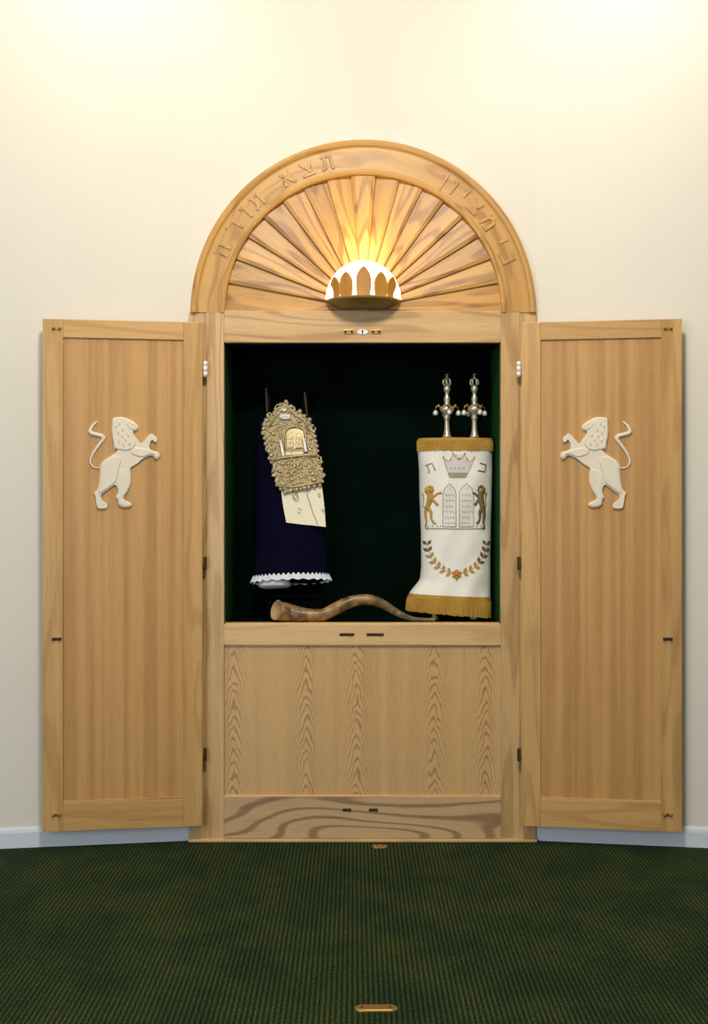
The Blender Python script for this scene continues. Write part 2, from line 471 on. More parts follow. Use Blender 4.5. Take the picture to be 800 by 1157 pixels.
# strike plates
m = MB(); m.prism([(X(409.7) + .024 * cos(i * pi / 8), Z(374.2) + .0115 * sin(i * pi / 8)) for i in range(16)], -.004, .002, .0015)
kp = m.build('keyhole_plate', M['nickel'], ark)
m = MB(); m.ball((X(409.7), -.0035, Z(373.2)), .0042, 10, (1, .5, 1)); m.box(X(409.7) - .002, X(409.7) + .002, -.0055, -.003, Z(377), Z(373), 0)
m.build('keyhole', M['black'], kp)
def strike(px, py, w, mat, dots):
    m = MB(); m.box(X(px) - w / 2, X(px) + w / 2, -.0035, .002, Z(py) - .009, Z(py) + .009, .001)
    s = m.build('strike_plate', mat, ark)
    for dx in dots:
        m = MB(); m.ball((X(px) + dx, -.004, Z(py)), .0055, 8, (1, .6, 1)); m.build('screw', M['olddark'], s)
strike(394, 374, .044, M['brass'], (-.013, .013)); strike(425, 374, .044, M['brass'], (-.013, .013))
def latch(px, py, w):
    m = MB()
    m.box(X(px) - w / 2, X(px) + w / 2, -.003, .002, Z(py) - .006, Z(py) + .006, .001)
    for i in (-1, 0, 1): m.ball((X(px) + i * w * .3, -.004, Z(py + .6 * i)), .006, 8, (1.2, .5, .8))
    m.build('strike_plate', M['olddark'], ark)
latch(392, 716, .062); latch(424, 716, .072); latch(392, 914, .036); latch(422, 914, .038)

# ---------------------------------------------------------------- lions
LB = [(305,140),(350,132),(400,135),(450,160),(488,188),(498,212),(480,234),(452,237),(465,270),(488,298),(505,332),(525,325),(545,300),(562,275),(590,252),(612,268),(636,288),(632,316),(612,322),(603,305),(590,305),(576,340),(578,372),(602,386),(640,392),(657,418),(642,450),(618,448),(600,418),(570,425),(545,437),(520,452),(490,482),(432,516),(438,560),(441,620),(422,680),(388,730),(386,752),(405,765),(440,778),(450,798),(425,815),(372,812),(347,792),(343,752),(326,740),(348,700),(338,655),(320,642),(270,682),(217,722),(226,760),(262,782),(270,805),(262,824),(197,826),(186,790),(181,732),(164,702),(192,688),(206,640),(214,560),(214,520),(218,488),(242,460),(320,408),(345,382),(332,370),(322,388),(314,360),(312,330),(304,290),(300,250),(298,215),(303,180)]
LMANE = [(310,148),(350,140),(395,143),(415,170),(410,205),(445,240),(462,280),(478,315),(470,350),(440,375),(400,385),(365,375),(345,378),(332,366),(322,375),(318,335),(310,290),(308,250),(306,200)]
LFACE = [(395,145),(445,168),(484,192),(490,212),(476,228),(448,230),(425,215),(408,190)]
LTHIGH = [(240,468),(300,430),(345,425),(370,460),(352,520),(345,560),(330,620),(300,650),(250,685),(218,712),(200,700),(212,640),(222,560),(222,500)]
LARM = [(440,370),(480,362),(530,370),(575,380),(602,392),(638,398),(650,418),(640,442),(622,440),(602,408),(565,418),(540,432),(500,432),(460,418),(440,400)]
LLEG2 = [(352,560),(380,530),(425,524),(432,565),(434,620),(416,675),(380,728),(378,758),(400,772),(436,784),(440,798),(420,808),(376,805),(354,790),(350,750),(336,738),(358,700),(345,650),(345,600)]
LTAIL = [(222,512),(190,520),(160,508),(143,485),(142,455),(158,415),(185,372),(212,335),(235,305),(240,288),(222,273),(185,265),(150,256),(138,243),(146,222),(160,198),(180,178),(196,166)]
def lion(mirror, Yf, tfm):
    def P(q):
        px, py = 80 + q[0] / 6.667, 450 + q[1] / 6.667
        if mirror: px = 814 - px
        return (px, py)
    m = MB()
    def cv(pts):
        o = []
        for i in range(len(pts)):
            a, b = pts[i], pts[(i + 1) % len(pts)]
            o.append((a[0] * .78 + b[0] * .22, a[1] * .78 + b[1] * .22)); o.append((a[0] * .22 + b[0] * .78, a[1] * .22 + b[1] * .78))
        return [tfm(P(q)) for q in o]
    m.prism(cv(LB), Yf - .013, Yf + .001, .0035, segs=3)
    m.prism(cv(LMANE), Yf - .019, Yf - .012, .0035, segs=3)
    m.prism(cv(LFACE), Yf - .017, Yf - .012, .003, segs=2)
    m.prism(cv(LTHIGH), Yf - .019, Yf - .012, .005, segs=3)
    m.prism(cv(LARM), Yf - .018, Yf - .012, .004, segs=3)
    m.prism(cv(LLEG2), Yf - .0155, Yf - .012, .003, segs=2)
    n = len(LTAIL); wd = [5, 5.5, 6, 7, 8, 9.5, 11, 12, 15, 20, 16, 15, 17, 16, 13, 11, 8, 3]
    pth = []
    for q in LTAIL:
        x, z = tfm(P(q)); pth.append((x, Yf - .006, z))
    m.tube(pth, [max(.0012, ww / 6.667 / 270 * .95) for ww in wd], 8, flat=.7)
    # eye and mane locks
    ex, ez = tfm(P((452, 187)))
    m.ball((ex, Yf - .017, ez), .0028, 6)
    for q in [(330,200),(355,180),(380,225),(345,250),(375,275),(350,310),(400,300),(420,265),(385,335),(430,330)]:
        x, z = tfm(P(q)); m.tube([(x - .004, Yf - .018, z + .014), (x, Yf - .0205, z), (x + .001, Yf - .018, z - .014)], [.001, .0035, .001], 6, flat=.6)
    return m

# ---------------------------------------------------------------- doors (hinged part of the ark)
DW, DT = .645, .024
for side in (-1, 1):
    hxp = 229.5 if side < 0 else 588.5
    hx = X(hxp); ang = R(9.0)
    zt, zb = Z(365.6), Z(928.8)
    # local frame: u from hinge outward, y forward negative; door body occupies Y in [-DT,0]
    root = bpy.data.objects.new('door', None)
    m = MB()
    def bx(u0, u1, za, zb_, y0, y1, g, bev=.0025):
        a, b = sorted((side * u0, side * u1)); m.box(a, b, y0, y1, za, zb_, bev, g)
    sw, so = 21 / 270, 22 / 270
    bx(0, sw, zb, zt, -DT, 0, gz()); bx(DW - so, DW, zb, zt, -DT, 0, gz())
    bx(sw, DW - so, zt - 20 / 270, zt, -DT, 0, gx()); bx(sw, DW - so, zb, zb + 31 / 270, -DT, 0, gx())
    bx(sw, DW - so, zb + 31 / 270, zb + 33 / 270, -DT + .003, 0, gx(), .001)
    door = m.build('door', M['doorframe'], ark)
    door.location = Vector((hx, -.030, 0)) - ark.location
    door.rotation_euler = (0, 0, side * -ang)
    tag(door, label='open oak door left of the niche' if side < 0 else 'open oak door right of the niche')
    def sub(mb, name, mat, label=None):
        o = mb.build(name, mat); o.parent = door; o.location = (0, 0, 0)
        if label: o['label'] = label
        return o
    m = MB(); a, b = sorted((side * (sw - .004), side * (DW - so + .004)))
    sd = 7.7 if side < 0 else 15.2
    m.box(a, b, -DT + .010, -.003, zb + 31 / 270 - .004, zt - 20 / 270 + .004, 0, gz(sd)); sub(m, 'panel', M['doorpanel'])
    # catches
    for py in (376, 717, 910):
        m = MB(); uc = DW - .056; zc = Z(py)
        m.box(side * uc - .019, side * uc + .019, -DT - .003, -DT + .001, zc - .006, zc + .006, .001)
        for dx in (-.012, .012): m.ball((side * uc + dx, -DT - .008, zc), .0062, 10)
        sub(m, 'catch', M['brass'] if py != 717 else M['olddark'])
    # hinge barrels
    for hy, glint in ((417, 1), (635, 0), (850, 0)):
        m = MB(); zc = Z(hy); L = .034 if glint else .028; rr = .0105 if glint else .007
        pts = [(0.002, -L), (rr, -L + .003), (rr, -.012), (rr * .9, -.0115), (rr, -.011), (rr, .011), (rr * .9, .0115), (rr, .012), (rr, L - .003), (.002, L)]
        m.lathe([(r, z) for r, z in pts], (-side * .012, -.004, zc), 14)
        m.box(min(-side * .004, -side * .012), max(-side * .004, -side * .012), -.012, .004, zc - L * .9, zc + L * .9, .001)
        sub(m, 'hinge', M['nickel'] if glint else M['olddark'])  # top barrel larger and white: its glint is painted as metal colour
    # lion
    ca = cos(ang)
    def tfm(p, side=side, hxp=hxp, ca=ca):
        # photo position seen on the slightly nearer, turned door
        sc = 1.0235
        px = 400 + (p[0] - 400) / sc; py = 578 + (p[1] - 578) / sc
        u = abs(X(px) - hx) / ca
        return (side * u, Z(py))
    sub(lion(side > 0, -DT + .0105, tfm), 'lion_relief', M['ivory'], 'ivory rampant lion cut-out facing the niche')

# ================================================================ CROWN LAMP
lz = at(410, 338.5, 0).z
lamp = thing('wall_lamp', (CX, .0, lz), 'crown-shaped oak wall lamp glowing in front of the sunburst', 'lamp')
rimR = .147
def half(mb, prof, n=32, y0=.008, g=None, smooth=True):
    vs = []; fs = []
    for r, z in prof:
        for i in range(n + 1):
            a = pi + pi * i / n; vs.append((CX + r * cos(a), y0 + r * sin(a) * 1.0, lz + z))
    q = n + 1
    for j in range(len(prof) - 1):
        for i in range(n): fs.append((j * q + i, j * q + i + 1, (j + 1) * q + i + 1, (j + 1) * q + i))
    fs.append([i for i in range(q)]); fs.append([(len(prof) - 1) * q + i for i in range(q)][::-1])
    fs.append([j * q for j in range(len(prof))] + [j * q + n for j in range(len(prof))][::-1])
    mb.add(vs, fs, g or gx(), smooth)
m = MB(); half(m, [(.088, -.038), (.094, -.038), (.146, -.012), (rimR + .002, -.010), (rimR + .004, -.004), (rimR + .002, .0), (rimR - .002, .001)], smooth=False)
m.build('bowl', M['bowl'], lamp)
for deg, hgt, wd in ((0, .120, .064), (31, .100, .064), (-31, .100, .064), (60, .088, .078), (-60, .088, .078)):
    a = R(-90 + deg); m = MB(); hw = wd / 2; pts = []
    for (fx, fz) in [(-.86, 0), (-1, .25), (-1, .55), (-.85, .72), (-.5, .88), (0, 1), (.5, .88), (.85, .72), (1, .55), (1, .25), (.86, 0)]:
        pts.append((fx * hw, fz))
    vs = []; NN = len(pts)
    for rr in (rimR - .004, rimR - .012):
        for fx, fz in pts:
            b = a + fx / rimR
            vs.append((CX + rr * cos(b), .008 + rr * sin(b), lz + .0005 + fz * hgt))
    fs = [list(range(NN)), [NN + i for i in range(NN)][::-1]] + [(i, (i + 1) % NN, NN + (i + 1) % NN, NN + i) for i in range(NN)]
    m.add(vs, fs, gz()); m.build('petal', M['petal'], lamp)
# opal shade: quarter dome against the sunburst
m = MB(); vs = []; fs = []; NA, NBb = 28, 10
for j in range(NBb + 1):
    ph = (pi / 2) * j / NBb
    for i in range(NA + 1):
        a = pi * i / NA
        vs.append((CX + .158 * cos(a) * 1.0, .004 - .095 * sin(ph) * sin(a), lz + .002 + .166 * sin(a) * cos(ph) * 1.0))
q = NA + 1
for j in range(NBb):
    for i in range(NA): fs.append((j * q + i, j * q + i + 1, (j + 1) * q + i + 1, (j + 1) * q + i))
m.add(vs, fs, None, True); m.build('glass_shade', M['glow'], lamp)

# ================================================================ WHITE SCROLL
YC, YF = .205, .125
sill = Z(703.5)
white = thing('torah_scroll', at(513, 700, YC) * 1.0, 'upright torah scroll in white embroidered mantle with gold fringe, right side of niche', 'torah scroll')
white.location.z = sill
PR = [ # py, left px, right px, depth half
    (494, 473, 555, .078), (497, 471.5, 556, .082), (508, 472, 556, .083), (530, 473.5, 556, .083), (560, 474, 555.5, .082), (600, 475.5, 554.5, .08),
    (640, 476, 554, .08), (655, 474.5, 554, .082), (663, 469, 554, .085), (670, 463.5, 554, .088), (680, 460, 554, .09), (690, 459, 553.5, .09)]
EXP = 2.5
def ring_at(py):
    for i in range(len(PR) - 1):
        if py <= PR[i + 1][0] or i == len(PR) - 2:
            a, b = PR[i], PR[i + 1]; t = (py - a[0]) / (b[0] - a[0]); t = max(0, min(1, t)); break
    l = a[1] + (b[1] - a[1]) * t; r = a[2] + (b[2] - a[2]) * t; d = a[3] + (b[3] - a[3]) * t
    xl = at(l, 578, YC).x; xr = min(at(r, 578, YC).x, IR - .003)
    return (xl + xr) / 2, (xr - xl) / 2, d
def wrinkle(x, z):
    s = .0022 * sin(38 * x + 9 * z) * sin(23 * z + 1) + .0018 * sin(60 * x - 30 * z)
    t = max(0, (1.05 - z) / .14); s += .006 * t * sin(55 * x + 4)
    r = max(0, min(1, (x - .50) / .08)); s += .006 * r * sin(45 * z + 20 * x)
    return s
def front_y(x, py, z):
    cx, a, b = ring_at(py); u = min(.985, abs((x - cx) / a))
    return YC - b * (1 - u ** EXP) ** (1 / EXP) + wrinkle(x, z)
def body_z(py, t=0):  # t in -1..1 across; lower rings hang lower to the right
    z = at(0, py, YC - .06).z
    return z - max(0, (py - 640) / 52) ** 1.5 * .019 * (t * .9)
NR, NK = 64, 72
def mantle_point(py, th, off=0.0):
    cx, a, b = ring_at(py); c, s = cos(th), sin(th)
    ux = abs(c) ** (2 / EXP) * (1 if c >= 0 else -1); uy = abs(s) ** (2 / EXP) * (1 if s >= 0 else -1)
    x = cx + (a + off) * ux; z = body_z(py, ux)
    y = YC + (b + off) * uy + (wrinkle(x, z) if uy < 0 else 0) * min(1, abs(uy) * 1.5)
    return Vector((min(x, IR - .0015), y, z))
m = MB(); vs = []; fs = []
for i in range(NR + 1):
    py = 494 + (690 - 494) * i / NR
    for j in range(NK): vs.append(mantle_point(py, 2 * pi * j / NK))
for i in range(NR):
    for j in range(NK): fs.append((i * NK + j, i * NK + (j + 1) % NK, (i + 1) * NK + (j + 1) % NK, (i + 1) * NK + j))
fs.append(list(range(NK))); fs.append([NR * NK + j for j in range(NK)][::-1])
m.add(vs, fs, None, True); mantle = m.build('mantle', M['satin'], white)
def fringe(py0, py1, dz, parent, name):
    m = MB(); n = 320; rows = [0, .18, .25, .6, 1.0]; vs = []; fs = []
    for ri, t in enumerate(rows):
        py = py0 + (py1 - py0) * t
        for j in range(n):
            th = 2 * pi * j / n
            o = .0018 + (.0018 * (j % 2) if t > .2 else .0012)
            p = mantle_point(min(py, 690), th, o)
            if py > 690: p.z = p.z - (py - 690) * .0038
            if t == 1: p.z += random.uniform(-.003, .003)
            if t > .2: p.x += .0009 * sin(j * 1.7) * t; p.y += .0012 * sin(j * .9) * t
            p.x = min(p.x, IR - .0008)
            p.z = max(p.z, sill + .0015)
            vs.append(p)
    for i in range(len(rows) - 1):
        for j in range(n): fs.append((i * n + j, i * n + (j + 1) % n, (i + 1) * n + (j + 1) % n, (i + 1) * n + j))
    m.add(vs, fs, None, False); return m.build(name, M['fringe'], parent, fix=False)
fringe(493.8, 508.5, 0, mantle, 'top_fringe'); fringe(672, 693.5, 0, mantle, 'bottom_fringe')
# fringe top cloth
m = MB(); vs = []
for j in range(NK): vs.append(mantle_point(494, 2 * pi * j / NK, .003) + Vector((0, 0, .001)))
cxm, am, bmx = ring_at(494); vs.append(Vector((cxm, YC, body_z(494) + .008)))
m.add(vs, [(j, (j + 1) % NK, NK) for j in range(NK)], None, True); m.build('top_cover', M['fringe'], mantle)
# roller feet
for px in (491, 536):
    p = at(px, 690, YC - .02); m = MB()
    m.lathe([(.016, sill + .0008), (.018, sill + .004), (.013, sill + .012), (.011, sill + .02), (.011, sill + .06)], (p.x, YC - .02 if px < 500 else YC, 0), 16)
    m.build('roller_foot', M['trimwood'], white)

def Q(px, py, off=.0016):
    s = (D + YF) / 1400; x = (px - 400) * s; z = CZ - (py - 578) * s
    return Vector((x, front_y(x, py, z) - off, z))
def patch(mb, pts, off=.0016, mi=0):
    bm = bmesh.new(); vsx = [bm.verts.new((p[0], 0, -p[1])) for p in pts]
    fc_ = bm.faces.new(vsx); bmesh.ops.triangulate(bm, faces=[fc_])
    for _ in range(2):
        ee = [e for e in bm.edges if e.calc_length() > 3.0]
        if ee: bmesh.ops.subdivide_edges(bm, edges=ee, cuts=1); bmesh.ops.triangulate(bm, faces=bm.faces[:])
    for v in bm.verts: v.co = Q(v.co.x, -v.co.z, off)
    mb.addbm(bm, None, True, mi)
def ribbon(mb, pts, w, off=.002, mi=0):
    out = []
    for (a, b) in zip(pts[:-1], pts[1:]):
        L = math.hypot(b[0] - a[0], b[1] - a[1]); n = max(1, int(L / 2))
        for i in range(n): out.append((a[0] + (b[0] - a[0]) * i / n, a[1] + (b[1] - a[1]) * i / n))
    out.append(pts[-1])
    path = [Q(p[0], p[1], off * .6) for p in out]
    mb.tube(path, w / 264 / 2, 6, mi=mi)
# crown
m = MB()
patch(m, [(508, 538), (526, 538), (531, 529), (536, 517), (530, 520), (525, 513), (518.5, 518), (512, 513), (507, 520), (501, 516), (505, 529)], .0014, 0)
patch(m, [(508, 538.5), (526, 538.5), (528, 533), (506.5, 533)], .002, 1)
ribbon(m, [(505, 529), (501, 516), (507, 521), (512, 513), (518.5, 519), (525, 513), (530, 521), (536, 517), (531, 529), (526, 538.5), (508, 538.5), (505, 529)], .8, mi=2)
for px, py in ((501, 515.5), (512, 511.5), (518.5, 517), (525, 511.5), (536, 516), (509, 518), (528, 518)): m.ball(Q(px, py, .002), .0042, 8, (1, .5, 1), mi=2)
for px in (510, 514, 519, 524): m.ball(Q(px, 528, .002), .003, 6, (1, .5, 1), mi=3)
m.build('embroidered_crown', [M['grey'], M['greydk'], M['gold'], M['rose']], mantle)
# letters tav (left) and kaf (right)
for gname, cx_, cy_, rot, mt in (('tav', 486.8, 527.5, -.35, 'gold'), ('kaf', 545, 527.5, .3, 'golddark')):
    m = MB()
    for ln in G[gname]:
        pts = []
        for ax_, ay in ln:
            u, v = (ax_ - .5) * 9, (ay - .5) * -9
            pts.append((cx_ + u * cos(rot) - v * sin(rot), cy_ + u * sin(rot) + v * cos(rot)))
        ribbon(m, pts, 1.4)
    m.build('embroidered_letter', M[mt], mantle)
# tablets
for c in (507.8, 527):
    m = MB(); w_ = 7.2 if c < 510 else 8
    out = [(c - w_, 594), (c - w_, 556), (c - w_ * .75, 551), (c, 545.5), (c + w_ * .75, 551), (c + w_, 556), (c + w_, 594)]
    patch(m, out, .0026, 0); ribbon(m, out + [out[0]], 1.0, .0034, 1)
    for r_ in range(6):
        y = 558 + r_ * 6.3
        random.seed(int(c) + r_); x = c - w_ + 2
        while x < c + w_ - 3.4:
            L = random.choice((1.2, 2.0, 2.6)); ribbon(m, [(x, y), (x + L, y), (x + L, y + 2.2)], .8, .0036, 2); x += L + 1.4
        ribbon(m, [(c - w_ + 1, y + 3.8), (c + w_ - 1, y + 3.8)], .3, .003, 1)
    m.ball(Q(c, 550.5, .003), .0025, 6, mi=2)
    m.build('embroidered_tablet', [M['cream'], M['greydk'], M['rose']], mantle)
m = MB(); ribbon(m, [(483, 596), (499, 596.3), (516, 596.5), (536, 596.5), (549, 596)], 1.1)
for px in (484, 489, 494, 498, 539, 544, 548): m.ball(Q(px, 593.5, .002), .0035, 6, (1, .5, 1))
m.build('embroidered_base_line', M['greydk'], mantle)
# embroidered lions
ML = [(481.5, 550), (484, 547.5), (489, 547.5), (491.5, 551), (491, 556), (489, 559), (492, 561), (497, 556.5), (499.5, 557), (498, 560), (493, 565), (497, 571), (495, 572.5), (489.5, 569), (487, 575), (488, 582), (490, 587), (493, 590), (491, 592), (486, 589), (484.5, 580), (483.5, 588), (484.5, 595), (481, 597.5), (480, 592), (480.5, 580), (479.5, 573), (481, 566), (484.5, 560), (481.5, 556)]
for sgn in (0, 1):
    m = MB()
    fx = (lambda x: x) if not sgn else (lambda x: 1030.5 - x + (x - 490) * .2)
    def limb(pts, ws, mi=0):
        path = []; rr = []
        for i in range(len(pts) - 1):
            for j in range(4):
                t = j / 4; path.append(Q(fx(pts[i][0] * (1 - t) + pts[i + 1][0] * t), pts[i][1] * (1 - t) + pts[i + 1][1] * t, .001)); rr.append((ws[i] * (1 - t) + ws[i + 1] * t) / 264 / 2)
        path.append(Q(fx(pts[-1][0]), pts[-1][1], .001)); rr.append(ws[-1] / 264 / 2)
        m.tube(path, rr, 8, mi=mi, flat=.5)
    limb([(486.5, 556), (487, 562), (484.5, 570), (483, 574)], [7, 8, 6.5, 5.5])
    limb([(487, 561), (491, 559.5), (495, 556.5), (499, 556)], [4, 3, 2.4, 3])
    limb([(488, 562), (491.5, 566), (495, 570)], [4, 3, 3.2])
    limb([(482.5, 572), (481.5, 580), (482.5, 588), (481.5, 595), (484, 597)], [5, 4, 2.6, 2.6, 2.6])
    limb([(484.5, 572), (487.5, 578), (487.5, 585), (490.5, 590), (493, 590.5)], [4.5, 4, 2.6, 2.6, 2.2])
    limb([(482, 575), (478.5, 570), (479.5, 562), (478, 556)], [1.4, 1.2, 1.2, 2.6])
    m.ball(Q(fx(485.5), 552.5, .001), .0185, 12, (1, .22, 1)); m.ball(Q(fx(487), 553, .004), .0105, 10, (1, .3, 1), mi=1)
    for i in range(9):
        an = i * 2 * pi / 9; m.ball(Q(fx(485.5 + 4.2 * cos(an)), 552.5 + 4.2 * sin(an), .001), .006, 6, (1, .5, 1))
    m.build('embroidered_lion', [M['gold'] if not sgn else M['golddark'], M['fringe'] if not sgn else M['gold']], mantle)
# wreath
def wre(t):  # t -1..1
    a = pi * (0.5 + .5 * t * .93)
    return 516.5 - 33.5 * cos(a), 611 + 36 * sin(a)
m = MB(); pts = [wre(-1 + 2 * i / 30) for i in range(31)]
ribbon(m, pts, .6, mi=0)
for i in range(15):
    t = -1 + 2 * i / 14
    if abs(t) < .08: continue
    x, y = wre(t); x2, y2 = wre(t + .02 * (-1 if t < 0 else 1) * -1)
    dx, dy = wre(t + .01)[0] - wre(t - .01)[0], wre(t + .01)[1] - wre(t - .01)[1]
    if t < 0: dx, dy = -dx, -dy
    base = math.atan2(dy, dx)
    for sg in (-1, 1):
        an = base + sg * .75; L = 7.4; W = 2.1
        tip = (x + L * cos(an), y + L * sin(an)); mid = (x + L * .5 * cos(an), y + L * .5 * sin(an)); nx, ny = -sin(an) * W, cos(an) * W
        patch(m, [(x, y), (mid[0] + nx, mid[1] + ny), tip, (mid[0] - nx, mid[1] - ny)], .0024, 1 if t > .45 or t < -.75 else 0)
m.build('embroidered_wreath', [M['gold'], M['golddark']], mantle)
m = MB()
for i in range(6):
    a = i * pi / 3 + .5; m.ball(Q(516 + 3.6 * cos(a), 648 + 3.6 * sin(a), .002), .0085, 8, (1, .35, 1), mi=1)
m.ball(Q(516, 648, .004), .0085, 10, (1, .6, 1), mi=0); patch(m, [(513.5, 651), (516, 656), (518.5, 651)], .0024, 1)
m.build('embroidered_flower', [M['orange'], M['gold']], mantle)

# finials
ztop = body_z(494)
fin_prof = [(4.6, 0), (4.8, 2), (3.4, 4), (2.9, 8), (2.6, 12), (2.4, 18), (2.7, 21), (3.6, 23), (2.6, 25), (4.2, 27), (6.6, 30), (7.4, 32.5), (6.6, 35), (3.6, 37), (2.6, 39), (2.9, 42), (3.2, 45), (2.2, 47.5), (1.7, 50), (2.6, 52), (3.6, 55), (3.2, 57.5), (2.0, 59)]
def finial(px, label, seed):
    base = at(px, 494, YC); base.z = ztop + .0045
    t = thing('torah_finial', base, label, 'finial', None)
    u = 1 / 260.
    m = MB(); m.lathe([(r * u * 1.12, z * u) for r, z in fin_prof], base, 20)
    m.build('stem', M['silver'], t)
    m = MB()
    for i in range(6):
        a = i * pi / 3 + seed; c = Vector((cos(a), sin(a), 0))
        pth = [base + c * (1.6 * u) + Vector((0, 0, 58.5 * u)), base + c * (4.6 * u) + Vector((0, 0, 61 * u)), base + c * (4.4 * u) + Vector((0, 0, 65 * u)), base + c * (1 * u) + Vector((0, 0, 67.5 * u))]
        m.tube(pth, .0035, 6)
    m.ball(base + Vector((0, 0, 68.5 * u)), 1.7 * u, 8)
    m.tube([base + Vector((0, 0, 68 * u)), base + Vector((.2 * u, 0, 73 * u))], [.9 * u, .3 * u], 6)
    m.tube([base + Vector((-2 * u, 0, 71 * u)), base + Vector((2.4 * u, 0, 72.5 * u))], .5 * u, 6)
    m.build('crown', M['silver'], t)
    for i in range(4):
        a = i * pi / 2 + seed * .4; c = Vector((cos(a), sin(a), 0))
        m = MB(); pth = [base + c * (6 * u) + Vector((0, 0, 33 * u)), base + c * (9.5 * u) + Vector((0, 0, 36 * u)), base + c * (12.5 * u) + Vector((0, 0, 35 * u)), base + c * (13.2 * u) + Vector((0, 0, 31.5 * u))]
        m.tube(pth, [.006, .0055, .0035, .0015], 6)
        m.ball(base + c * (9.5 * u) + Vector((0, 0, 37 * u)), .007, 8, (1, 1, .6))
        ar = m.build('bracket', M['brass'], t)
        m = MB(); b = base + c * (13.2 * u) + Vector((0, 0, 28 * u))
        m.lathe([(.001, 3.4 * u), (2.0 * u, 2.6 * u), (2.8 * u, .6 * u), (3.0 * u, -.8 * u), (2.6 * u, -2.4 * u), (.4 * u, -3 * u)], b, 12)
        m.build('bell', M['bright'], ar)
finial(505, 'silver torah finial with bells nearer the middle of the niche', .3)
finial(536, 'silver torah finial with bells nearest the green side wall', 1.0)

# ================================================================ NAVY SCROLL
TI = R(13); L = .735
Y0 = .125; b0 = at(329, 655.5, Y0)
navy = thing('torah_scroll', b0, 'torah scroll in dark navy velvet mantle with white lace hem, leaning back on left', 'torah scroll')
navy.rotation_euler = (-TI, R(-1.8), 0)
def lsub(mb, name, mat, parent, fix=True):
    o = mb.build(name, mat, None, None, fix); o.parent = parent; o.location = (0, 0, 0); return o
A0, B0 = .152, .053
m = MB(); vs = []; fs = []; NK2 = 64; NR2 = 30
def nring(t, th, off=0):
    a = A0 - .012 * t + off; b = B0 + off
    if t > .93: q = (t - .93) / .07; a *= sqrt(max(.3, 1 - q * q * .35)); b *= sqrt(max(.3, 1 - q * q * .5))
    a += .006 * max(0, .25 - t) * 4
    return Vector((a * cos(th), (b + .003 * cos(th * 9) * (1 - t)) * sin(th), L * t))
for i in range(NR2 + 1):
    for j in range(NK2): vs.append(nring(i / NR2, 2 * pi * j / NK2))
for i in range(NR2):
    for j in range(NK2): fs.append((i * NK2 + j, i * NK2 + (j + 1) % NK2, (i + 1) * NK2 + (j + 1) % NK2, (i + 1) * NK2 + j))
fs.append([NR2 * NK2 + j for j in range(NK2)]); fs.append(list(range(NK2))[::-1])
m.add(vs, fs, None, True); nm = lsub(m, 'mantle', M['navy'], navy)
m = MB(); n = 192; vs = []; fs = []
rows = [(.006, .022), (.009, .014), (.013, .002), (.016, -.004)]
for ri, (o_, z_) in enumerate(rows):
    for j in range(n):
        th = 2 * pi * j / n; zz = z_
        if ri == 0: zz += .004 * (1 if (j // 2) % 2 else -1)
        if ri >= 2: zz += .003 * sin(j * pi / 4); 
        p = nring(0, th, o_ + (.0025 * sin(j * pi / 3) if ri else 0)); p.z = zz; vs.append(p)
for i in range(len(rows) - 1):
    for j in range(n): fs.append((i * n + j, i * n + (j + 1) % n, (i + 1) * n + (j + 1) % n, (i + 1) * n + j))
m.add(vs, fs, None, True); lsub(m, 'lace_hem', M['lace'], nm, False)
for sx in (-1, 1):
    m = MB(); m.lathe([(.062, .006), (.068, -.008), (.069, -.020), (.060, -.026), (.02, -.028), (.008, -.029)] if sx < 0 else [(.06, -.002), (.06, -.006), (.012, -.008), (.008, -.012)], (sx * .070, 0, 0), 24, tf=Matrix.Diagonal((1, .74, 1, 1)))
    lsub(m, 'roller_disc', M['lace'] if sx < 0 else M['darkwood'], navy)
    m = MB(); m.lathe([(.013, L - .01), (.013, L + .03), (.018, L + .04), (.02, L + .06), (.016, L + .085), (.017, L + .11), (.008, L + .125)], (sx * .083 - .004, 0, 0), 16)
    lsub(m, 'roller_handle', M['darkwood'], navy)

# dark rest under the leaning scroll
zc = b0.z
rest = thing('scroll_rest', (b0.x + .01, Y0 + .05, sill), 'black draped rest holding up the leaning navy scroll', 'stand')
m = MB(); m.box(b0.x - .10, b0.x + .13, Y0 + .012, Y0 + .10, sill + .001, zc - .070, .006); m.build('block', M['black'], rest)
m = MB(); m.box(b0.x - .11, b0.x + .14, Y0 - .005, Y0 + .11, zc - .070, zc - .062, .003); m.build('top_board', M['black'], rest)

# mantle front plane helper: local point (x, z) on the leaning front
cT, sT = cos(TI), sin(TI)
PC = at(332, 503, .17)
# plane passing just in front of the mantle's front line
def front_plane_y(z):      # world z -> world y of the mantle's front line
    tt = (z - b0.z) / cT
    return b0.y + tt * sT - (B0 + .006) / cT
PC.y = front_plane_y(PC.z) - .006
PC = at(332, 503, PC.y)
sc_ = (D + PC.y) / 1400
def lp(px, py): return ((px - 332) * sc_, (503 - py) * sc_ / cT)
def bc(q): return lp(290 + q[0] / 7.23, 440 + q[1] / 7.23)

